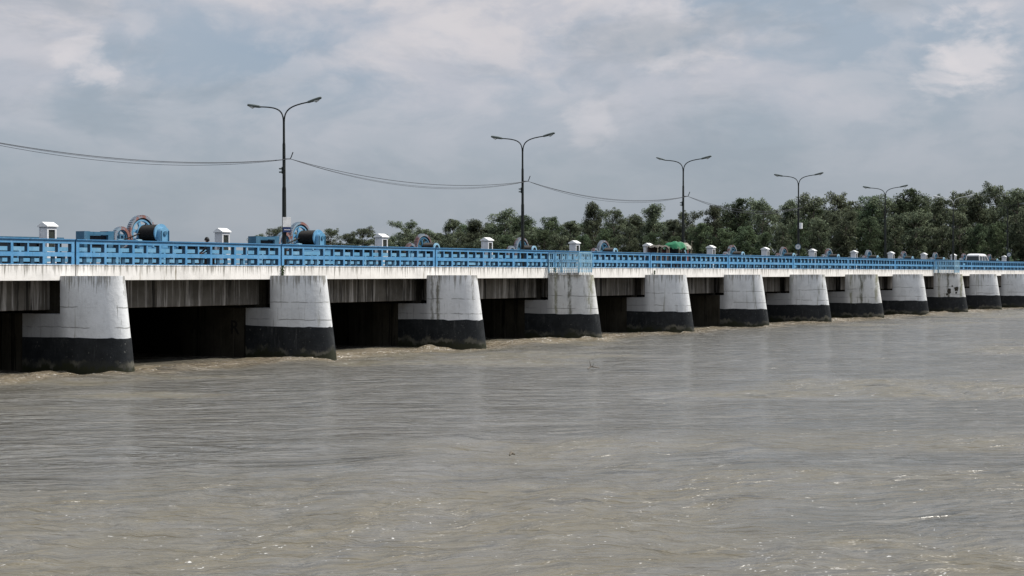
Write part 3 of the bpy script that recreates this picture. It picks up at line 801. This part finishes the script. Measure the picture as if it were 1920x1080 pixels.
# ------------------------------------------------------------------ trees
def make_tree(kind, seed):
    r = random.Random(seed); t = empty('bank_tree', (0, 0, 0))
    Ht = 19.5; 
    mb = MB(); clumps = []
    top = Vector((r.uniform(-.8, .8), r.uniform(-.8, .8), Ht * .82))
    mid = Vector((r.uniform(-.5, .5), r.uniform(-.5, .5), Ht * .45))
    mb.tube([(0, 0, -1), (0.1, 0, 1), mid, top], [.42, .33, .22, .06], 8)
    nl = 15
    for i in range(nl):
        f = .30 + .62 * i / nl; h = Ht * f
        base = mid.lerp(top, max(0, (h - mid.z) / (top.z - mid.z))) if h > mid.z else Vector((0, 0, h))
        base.z = h - 1.2
        a = i * 2.4 + r.uniform(-.4, .4)
        if kind == 0: rad = (3.6 * math.sin(math.pi * min(1, (1.06 - f) / .72)) ** .6) * r.uniform(.65, 1.1)
        elif kind == 1: rad = (3.0 * (1.15 - f) / .6) * r.uniform(.6, 1.15)
        else: rad = (4.4 if f > .5 else 3.2) * r.uniform(.6, 1.0) * (1 if f < .8 else .7)
        e = Vector((math.cos(a) * rad, math.sin(a) * rad, h + r.uniform(.2, 1.6)))
        mb.tube([base, base.lerp(e, .5) + Vector((0, 0, .3)), e], [.13, .08, .03], 5)
        clumps.append((e, r.uniform(.9, 1.5)))
        for q in range(5):
            e2 = base.lerp(e, r.uniform(.45, .9)) + Vector((r.uniform(-1.4, 1.4), r.uniform(-1.4, 1.4), r.uniform(-.3, 1.6)))
            clumps.append((e2 + Vector((r.uniform(-1, 1), r.uniform(-1, 1), r.uniform(-.7, 1.1))), r.uniform(.35, 1.05)))
    clumps.append((top + Vector((0, 0, 1.0)), 1.3)); clumps.append((top + Vector((r.uniform(-1, 1), 0, 2.1)), .9))
    mb.build('trunk', M['bark'], t, smooth=True)
    R2 = np.random.default_rng(seed); vs = []; fs = []; nr = []
    for c, rad in clumps:
        n = int(270 * (rad / 1.2) ** 2)
        d = R2.normal(size=(n, 3)); d /= np.linalg.norm(d, axis=1)[:, None]
        rr = rad * R2.uniform(.3, 1.35, n) ** .8
        pos = np.array(c) + d * rr[:, None] * np.array([1.05, 1.05, .72])
        # bias to random tufts
        for p_, d_ in zip(pos, d):
            s_ = R2.uniform(.10, .22); nn = d_ + R2.normal(size=3) * .25; nn /= np.linalg.norm(nn); nr += [tuple(nn)] * 4
            a = R2.normal(size=3); a /= np.linalg.norm(a)
            b_ = np.cross(a, R2.normal(size=3)); b_ /= np.linalg.norm(b_) + 1e-9
            if np.dot(np.cross(a, b_), nn) < 0: b_ = -b_
            o = len(vs); vs += [tuple(p_ - a * s_), tuple(p_ + b_ * s_ * .6), tuple(p_ + a * s_), tuple(p_ - b_ * s_ * .6)]; fs.append((o, o + 1, o + 2, o + 3))
    me = bpy.data.meshes.new('crown'); me.from_pydata(vs, [], fs); me.materials.append(M['leaf2'] if kind == 2 else M['leaf'])
    me.polygons.foreach_set('use_smooth', np.ones(len(fs), dtype=bool)); me.normals_split_custom_set_from_vertices(nr)
    o = bpy.data.objects.new('crown', me); col.objects.link(o); o.parent = t
    return t
protos = [make_tree(k % 3 if k < 6 else 0, 40 + k) for k in range(7)]
used = [False] * 7
# skyline: pixel column -> treetop height above the horizon (photo pixels)
sky = [(485, 72), (520, 82), (545, 74), (575, 58), (618, 82), (650, 72), (680, 84), (715, 70), (760, 97), (800, 82), (850, 100), (890, 96), (920, 92), (950, 116), (985, 108), (1030, 106),
       (1070, 96), (1110, 126), (1150, 118), (1190, 106), (1225, 126), (1262, 98), (1290, 112), (1340, 126), (1385, 138), (1430, 136), (1480, 132), (1530, 142), (1580, 146), (1630, 142),
       (1665, 140), (1712, 157), (1750, 142), (1790, 148), (1830, 142), (1868, 160), (1905, 155), (1950, 160), (2010, 158), (2080, 162)]
def bankZ(px): 
    t = (px - 480) / 1410.0
    return 1 / ((1 - t) / 560 + t / 292)
anch = [(90, 'first kiosk')] + [(534, 'first lamp post'), (718, 'third kiosk'), (790, 'third winch'), (916, 'fourth kiosk'), (982, 'second lamp post'), (1077, 'fifth kiosk'), (1132, 'fifth winch'),
        (1215, 'sixth kiosk'), (1281, 'third lamp post'), (1332, 'seventh kiosk'), (1373, 'seventh winch'), (1433, 'eighth kiosk'), (1497, 'fourth lamp post'), (1554, 'ninth winch'), (1599, 'tenth kiosk'),
        (1660, 'fifth lamp post'), (1730, 'twelfth kiosk'), (1788, 'sixth lamp post'), (1835, 'white van'), (1890, 'seventh lamp post'), (2000, 'right end of the bridge')]
seen = {}
kinds = ['spreading', 'pointed', 'broad dark', 'rounded', 'slim', 'flat-topped dark', 'leafy']
def place_tree(px, hpx, extraZ, j, row):
    Z = bankZ(px) + extraZ
    X = (px - 960) / 2900 * Z
    P = Vector((CAMX, CAMY, 0)) + RGT * X + FWD * Z
    top = hpx * Z / 2900 + H
    sc_ = max(.5, (top - 1.5) / 18.8)
    t = protos[j] if not used[j] else copy_tree(protos[j])
    used[j] = True
    t.location = (P.x, P.y, 1.6); t.rotation_euler.z = random.uniform(0, 6.28); w_s = random.uniform(.72, 1.08) * (1.25 if px < 1080 else 1); t.scale = (sc_ * w_s, sc_ * w_s, sc_)
    a = min(anch, key=lambda q: abs(q[0] - px)); d = px - a[0]
    where = ('straight behind the ' if abs(d) < 12 else ('just right of the ' if d > 0 else 'just left of the ')) + a[1]
    lab = '%s %s tree %s' % (['grey-green', 'half-hidden', 'far'][row], kinds[j], where)
    if lab in seen:
        seen[lab] += 1; lab = lab.replace('tree', 'tree, %s there,' % ORD[seen[lab] - 1], 1)
    else: seen[lab] = 1
    tag(t, lab, 'tree', 'trees on the far bank')
random.seed(21)
for i, (px, hp) in enumerate(sky):
    place_tree(px, hp + random.uniform(-2, 2), 0, random.choice([0, 1, 3, 4, 6, 0, 1, 2]) if hp > 90 else random.choice([0, 3, 6]), 0)
xx = 500
while xx < 2060:
    hp = np.interp(xx, [a for a, _ in sky], [b for _, b in sky]) 
    if xx > 700 or random.random() < .5: place_tree(xx, hp * random.uniform(.74, .95), 16, random.randrange(7), 1)
    xx += random.uniform(19, 30)
xx = 730
while xx < 2060:
    hp = np.interp(xx, [a for a, _ in sky], [b for _, b in sky]) 
    place_tree(xx, hp * random.uniform(.55, .8), -13, random.choice([0, 2, 3, 5, 6]), 2)
    xx += random.uniform(32, 50)
for j, t in enumerate(protos):
    if not used[j]: place_tree(1700 + j * 9, 120, 8, j, 1)

# ------------------------------------------------------------------ bank and far land
mb = MB(); near = []; farp = []
for px in np.linspace(-2600, 4200, 90):
    tt = np.clip(px, -1200, 2500)
    Z = bankZ(max(px, -200)) if px > -200 else bankZ(-200) + (-200 - px) * .35
    if px > 2300: Z = bankZ(2300)
    X = (px - 960) / 2900 * Z
    P = Vector((CAMX, CAMY, 0)) + RGT * X + FWD * (Z - 30 + random.uniform(-3, 3))
    P1_ = Vector((CAMX, CAMY, 0)) + RGT * X + FWD * (Z - 18)
    Q = Vector((CAMX, CAMY, 0)) + RGT * X * 12 + FWD * (Z + 4500)
    near.append(((P.x, P.y, -1.0), (P1_.x, P1_.y, 1.8), (Q.x, Q.y, 2.2)))
for tr in near: mb.v += list(tr)
for i in range(len(near) - 1):
    for q in range(2): mb.f.append((i * 3 + q, i * 3 + 3 + q, i * 3 + 4 + q, i * 3 + 1 + q))
tag(mb.build('far_bank', M['earth']), kind='structure')

# undergrowth along the bank, countless low bushes
R2 = np.random.default_rng(3); vs = []; fs = []
for i in range(260):
    px = R2.uniform(470, 2150); Z = bankZ(px) + R2.uniform(-18, 10); X = (px - 960) / 2900 * Z
    P = Vector((CAMX, CAMY, 0)) + RGT * X + FWD * Z; hgt = R2.uniform(2.5, 6.0) if px > 700 else R2.uniform(1.5, 3)
    n = 90; rad = R2.uniform(2, 4)
    for q in range(n):
        d = R2.normal(size=3); d /= np.linalg.norm(d); c = np.array([P.x, P.y, 1.6]) + d * np.array([rad, rad, hgt]) * R2.uniform(.5, 1) ; c[2] = abs(c[2] - 1.6) + 1.6
        s_ = R2.uniform(.25, .5); a = R2.normal(size=3); a /= np.linalg.norm(a); b_ = np.cross(a, R2.normal(size=3)); b_ /= np.linalg.norm(b_) + 1e-9
        o = len(vs); vs += [tuple(c - a * s_), tuple(c + b_ * s_ * .6), tuple(c + a * s_), tuple(c - b_ * s_ * .6)]; fs.append((o, o + 1, o + 2, o + 3))
me = bpy.data.meshes.new('undergrowth'); me.from_pydata(vs, [], fs); me.materials.append(M['leaf2'])
o = bpy.data.objects.new('undergrowth', me); col.objects.link(o); tag(o, 'low dark undergrowth at the foot of the far trees', 'undergrowth', kind='stuff')

# ------------------------------------------------------------------ water
def vnoise(x, y, seed):
    R = np.random.default_rng(seed).random((256, 256)).astype(np.float32)
    xi = np.floor(x).astype(np.int64); yi = np.floor(y).astype(np.int64)
    fx = x - xi; fy = y - yi
    fx = fx ** 3 * (fx * (fx * 6 - 15) + 10); fy = fy ** 3 * (fy * (fy * 6 - 15) + 10)
    g = lambda a, b: R[a & 255, b & 255]
    return (g(xi, yi) * (1 - fx) * (1 - fy) + g(xi + 1, yi) * fx * (1 - fy) + g(xi, yi + 1) * (1 - fx) * fy + g(xi + 1, yi + 1) * fx * fy) * 2 - 1
xs = np.concatenate([-np.geomspace(4000, 40, 22), np.arange(-39.6, 150, .17), np.geomspace(150.5, 5000, 30)])
ys = np.concatenate([-np.geomspace(1500, 52, 14), np.arange(-51.5, .6, .17), np.geomspace(.9, 900, 40)])
GX, GY = np.meshgrid(xs, ys, indexing='ij')
# currents: rotate and warp the coordinates
wx = GX + 1.5 * vnoise(GX * .11, GY * .13, 1); wy = GY + 1.5 * vnoise(GX * .12 + 40, GY * .1, 2)
def rot(a, sx, sy): c, s_ = math.cos(a), math.sin(a); return (wx * c + wy * s_) * sx, (-wx * s_ + wy * c) * sy
hgt = np.zeros_like(GX)
pu, pw = (GX * .8418 + GY * .5398), (-GX * .5398 + GY * .8418)
patch = np.clip(.45 + 1.2 * vnoise(pu * .10 + 9, pw * .06 + 3, 5) + .7 * vnoise(pu * .33, pw * .16, 6), 0, 1)
for (a, sx, sy, amp, sd) in ((.55, .16, .45, .050, 10), (.2, .5, 1.1, .026, 11), (.8, .8, 1.9, .016, 12)):
    u, w = rot(a, sx, sy); hgt += amp * vnoise(u, w, sd) * (.45 + .8 * patch)
for (a, sx, sy, amp, sd) in ((.4, 1.7, 3.0, .015, 13), (1.2, 2.4, 2.8, .010, 14)):
    u, w = rot(a, sx, sy); n_ = vnoise(u, w, sd); hgt += amp * (1 - 2 * np.abs(n_)) * (.25 + 1.1 * patch)
# turbulent swell along the bridge face
edge = np.exp(-((GY + 1.6) / 2.2) ** 2) * (GX > -40)
wake = np.zeros_like(GX)
for k in range(0, 13):
    dx = GX - k * S; dy = GY + 3.4
    wake += np.exp(-(dx / 1.5) ** 2 - (dy / .9) ** 2) + .7 * np.exp(-((np.abs(dx) - 1.1 + dy * .25) / .5) ** 2) * np.exp(-((dy + 1.6) / 2.2) ** 2)
edge = np.clip(edge + .8 * wake * (.5 + .5 * vnoise(GX * 1.3, GY * 1.3, 31)), 0, 1.2)
hgt += edge * (.06 + .11 * vnoise(GX * .55, GY * .8, 20) + .07 * vnoise(GX * 1.5, GY * 1.8, 21) + .05 * np.abs(vnoise(GX * 3.1, GY * 3.1, 22)))
fade = np.clip((160 - GX) / 40, 0, 1) * np.clip((GX + 42) / 5, 0, 1) * np.clip((GY + 54) / 3, 0, 1) * np.clip((4 - GY) / 3, 0, 1)
hgt *= fade
nx, ny = GX.shape
co = np.stack([GX, GY, hgt], -1).reshape(-1, 3).astype(np.float32)
idx = np.arange(nx * ny).reshape(nx, ny)
q = np.stack([idx[:-1, :-1], idx[1:, :-1], idx[1:, 1:], idx[:-1, 1:]], -1).reshape(-1, 4)
me = bpy.data.meshes.new('water'); me.vertices.add(len(co)); me.vertices.foreach_set('co', co.ravel())
me.loops.add(q.size); me.loops.foreach_set('vertex_index', q.ravel().astype(np.int32)); me.polygons.add(len(q))
me.polygons.foreach_set('loop_start', np.arange(0, q.size, 4, dtype=np.int32)); me.polygons.foreach_set('loop_total', np.full(len(q), 4, dtype=np.int32))
me.update(); me.validate()
me.polygons.foreach_set('use_smooth', np.ones(len(q), dtype=bool))
at_ = me.attributes.new('rough_patch', 'FLOAT', 'POINT'); at_.data.foreach_set('value', (patch * fade).ravel().astype(np.float32))
at_ = me.attributes.new('near_edge', 'FLOAT', 'POINT'); at_.data.foreach_set('value', edge.ravel().astype(np.float32))

m, nt, b = mat('muddy_water', .22, .5); g = N(nt); p = g.pos()
def attr(n): a = g.new('ShaderNodeAttribute'); a.attribute_name = n; return a.outputs['Fac']
pa = attr('rough_patch'); ed = attr('near_edge')
warp = g.new('ShaderNodeVectorMath', operation='ADD')
nz = g.new('ShaderNodeTexNoise'); g.L.new(p, nz.inputs['Vector']); nz.inputs['Scale'].default_value = .12; nz.inputs['Detail'].default_value = 3
vm = g.new('ShaderNodeVectorMath', operation='SCALE'); g.L.new(nz.outputs['Color'], vm.inputs[0]); vm.inputs['Scale'].default_value = 4
g.L.new(p, warp.inputs[0]); g.L.new(vm.outputs[0], warp.inputs[1]); wp = warp.outputs[0]
def dot(v_, d):
    n = g.new('ShaderNodeVectorMath', operation='DOT_PRODUCT'); g.L.new(v_, n.inputs[0]); n.inputs[1].default_value = d; return n.outputs['Value']
cx_ = g.new('ShaderNodeCombineXYZ'); a_ = math.radians(38)      # crests run obliquely across the current
g.L.new(dot(wp, (math.cos(a_), math.sin(a_), 0)), cx_.inputs[0]); g.L.new(dot(wp, (math.sin(a_), -math.cos(a_), 0)), cx_.inputs[1]); wr_ = cx_.outputs[0]
c = g.mix(g.ramp(pa, (.1, .9)), (.110, .103, .086), (.150, .132, .094))
c = g.mix(g.ramp(g.noise(g.scale(wp, .3, .7, 1), 1, 5, .6), (.4, .7)), c, (.150, .141, .122))
c = g.mix(g.ramp(ed, (.1, .9, 0, .55)), c, (.25, .20, .135))
# white flecks: foamy spots plus sun glints painted as colour
fl = g.noise(g.scale(wp, 5.5, 7.5, 1), 1, 3, .7)
zone = g.math('MULTIPLY', g.ramp(pa, (.45, .95)), g.ramp(g.noise(g.scale(wp, .5, .7, 1, (5, 2, 0)), 1, 3, .6), (.46, .6)))
thr = g.math('SUBTRACT', g.math('ADD', fl, g.math('MULTIPLY', zone, .06)), g.math('MULTIPLY', g.math('SUBTRACT', 1, ed), .085))
foam_glints = g.math('MULTIPLY', g.ramp(thr, (.60, .64)), g.ramp(g.noise(p, 14, 1, .5), (.40, .55)))
c = g.mix(g.math('MULTIPLY', foam_glints, .85), c, (.80, .78, .74))
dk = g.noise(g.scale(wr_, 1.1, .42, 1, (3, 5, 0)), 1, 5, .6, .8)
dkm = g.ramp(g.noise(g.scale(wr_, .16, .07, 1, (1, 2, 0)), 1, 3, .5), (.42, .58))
c = g.mix(g.math('MULTIPLY', g.ramp(dk, (.55, .68)), g.math('MULTIPLY', dkm, .85)), c, (.055, .052, .044))  # dark streaks painted on to stand for shaded, weakly reflecting water
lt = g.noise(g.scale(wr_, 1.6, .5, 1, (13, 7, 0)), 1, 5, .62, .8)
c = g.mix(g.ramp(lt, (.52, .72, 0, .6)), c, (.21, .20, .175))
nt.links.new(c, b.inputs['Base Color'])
g.put(b.inputs['Roughness'], g.ramp(pa, (0, 1, .16, .30)))
b.inputs['IOR'].default_value = 1.33
h1 = g.noise(g.scale(wr_, .75, .26, 1), 1, 4, .52, .5)
h1 = g.math('SUBTRACT', 1, g.math('ABSOLUTE', g.math('MULTIPLY', g.math('SUBTRACT', h1, .5), 3)))
h2 = g.noise(g.scale(wr_, 2.4, .85, 1, (3, 8, 0)), 1, 4, .55, .4)
hh = g.math('ADD', g.math('MULTIPLY', h1, .62), g.math('MULTIPLY', h2, g.ramp(pa, (.2, .95, .32, .95))))
g.bump(b, hh, 1.0, .38)
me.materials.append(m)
wo = bpy.data.objects.new('water', me); col.objects.link(wo); tag(wo, kind='structure')
# river bed sheet so nothing shows through the far gap
# ------------------------------------------------------------------ sky and sun
SUN_EL, AZ = math.radians(54), math.radians(-62)      # sun towards +x, -y
sd = Vector((math.cos(AZ) * math.cos(SUN_EL), math.sin(AZ) * math.cos(SUN_EL), math.sin(SUN_EL)))
su = bpy.data.lights.new('sun', 'SUN'); su.energy = 4.3; su.angle = math.radians(.6); su.color = (1, .95, .87)
so = bpy.data.objects.new('sun', su); col.objects.link(so); so.rotation_euler = sd.to_track_quat('Z', 'Y').to_euler()

w = bpy.data.worlds.new('World'); sc.world = w; w.use_nodes = True; nt = w.node_tree; nt.nodes.clear(); g = N(nt)
out = g.new('ShaderNodeOutputWorld'); bg = g.new('ShaderNodeBackground')
skyt = g.new('ShaderNodeTexSky'); skyt.sky_type = 'NISHITA'; skyt.sun_disc = False; skyt.sun_elevation = SUN_EL; skyt.sun_rotation = math.atan2(sd.x, sd.y)
skyt.air_density = 1.2; skyt.dust_density = 2.0
tc = g.new('ShaderNodeTexCoord').outputs['Generated']
SK = .1; GAIN = 1.12
def w_(c): return tuple(x / SK * GAIN for x in c)
z = g.sep(tc)[2]
# cloud coordinate in azimuth / elevation: flattened banks near the horizon
v1 = g.scale(tc, 4.2, 4.2, 11)
warpn = g.new('ShaderNodeTexNoise'); g.L.new(v1, warpn.inputs['Vector']); warpn.inputs['Scale'].default_value = 1.4; warpn.inputs['Detail'].default_value = 4
sc_v = g.new('ShaderNodeVectorMath', operation='SCALE'); g.L.new(warpn.outputs['Color'], sc_v.inputs[0]); sc_v.inputs['Scale'].default_value = .35
ad = g.new('ShaderNodeVectorMath', operation='ADD'); g.L.new(v1, ad.inputs[0]); g.L.new(sc_v.outputs[0], ad.inputs[1])
n1 = g.noise(g.scale(ad.outputs[0], 1, 1, .8, (.6, .2, 0)), 1.5, 9, .56)
n2 = g.noise(g.scale(ad.outputs[0], 1, 1, .8, (7.3, 2.1, 4.4)), 3.0, 10, .60)
n3 = g.noise(g.scale(tc, 2.2, 2.2, 7, (1.7, 4, 2)), 1.0, 4, .5)
veil = g.mix(g.ramp(z, (0.0, .17)), w_((.305, .345, .39)), w_((.335, .395, .475)))       # thin grey veil
gaps = g.mix(g.math('MULTIPLY', g.ramp(n3, (.52, .70)), g.ramp(z, (.09, .17))), veil, w_((.26, .345, .45)))
nish = g.mix(.10, gaps, skyt.outputs[0])
hi = g.ramp(z, (.045, .15))
cl = g.mix(g.math('MULTIPLY', g.ramp(n1, (.40, .62)), g.math('ADD', g.math('MULTIPLY', hi, .85), .15)), nish, w_((.47, .48, .53)))
puff = g.math('MULTIPLY', g.ramp(n2, (.50, .66)), g.math('MULTIPLY', g.ramp(n1, (.47, .60)), g.math('MULTIPLY', g.ramp(z, (.09, .16)), .85)))
cl = g.mix(g.math('MULTIPLY', puff, .8), cl, w_((.62, .59, .60)))
lump = g.noise(g.scale(ad.outputs[0], 1, 1, .75, (4.1, 6.6, 1.2)), 4.6, 10, .56)
cl = g.mix(g.math('MULTIPLY', g.ramp(lump, (.42, .62)), g.math('ADD', g.math('MULTIPLY', hi, .34), .07)), cl, w_((.56, .55, .58)))
nrm = g.new('ShaderNodeVectorMath', operation='NORMALIZE'); g.L.new(tc, nrm.inputs[0])
for (bx, by, br, bs) in ((1815, 85, .046, 1.25), (1760, 140, .03, .8), (165, 110, .036, 1.0), (1100, 235, .026, .55), (1250, 60, .05, .7), (880, 60, .05, .35)):
    d_ = (FWD * 2900 + RGT * (bx - 960) + Vector((0, 0, 512 - by))).normalized()
    ds = g.new('ShaderNodeVectorMath', operation='DISTANCE'); g.L.new(nrm.outputs[0], ds.inputs[0]); ds.inputs[1].default_value = d_
    bf = g.math('ADD', g.ramp(ds.outputs['Value'], (0, br * 1.35, .38, -.12)), lump)
    cl = g.mix(g.math('MULTIPLY', g.ramp(bf, (.66, .86)), bs * .55), cl, w_((.66, .63, .645)))
shade = g.math('MULTIPLY', g.ramp(g.noise(g.scale(ad.outputs[0], 1, 1, 1.2, (2, 9, 1)), 1.3, 7, .6), (.48, .68)), .5)
cl = g.mix(shade, cl, w_((.27, .315, .365)))
zen = g.mix(g.ramp(z, (.22, .7)), (1, 1, 1), (1.75, 1.75, 1.75)); cl = g.mix(1.0, cl, zen, 'MULTIPLY')
g.L.new(cl, bg.inputs['Color']); bg.inputs['Strength'].default_value = SK
g.L.new(bg.outputs[0], out.inputs[0])

# ------------------------------------------------------------------ camera
cd = bpy.data.cameras.new('camera'); cd.sensor_width = 36; cd.lens = 2900 / 1920 * 36; cd.clip_end = 20000; cd.clip_start = .5
cd.shift_y = -28 / 1920
co_ = bpy.data.objects.new('camera', cd); col.objects.link(co_); co_.location = (CAMX, CAMY, H)
co_.rotation_euler = (math.pi / 2, 0, math.atan2(FWD.y, FWD.x) - math.pi / 2)
sc.camera = co_
sc.view_settings.view_transform = 'Standard'; sc.view_settings.look = 'None'; sc.view_settings.exposure = 0
sc.cycles.use_denoising = True
sc.cycles.max_bounces = 6
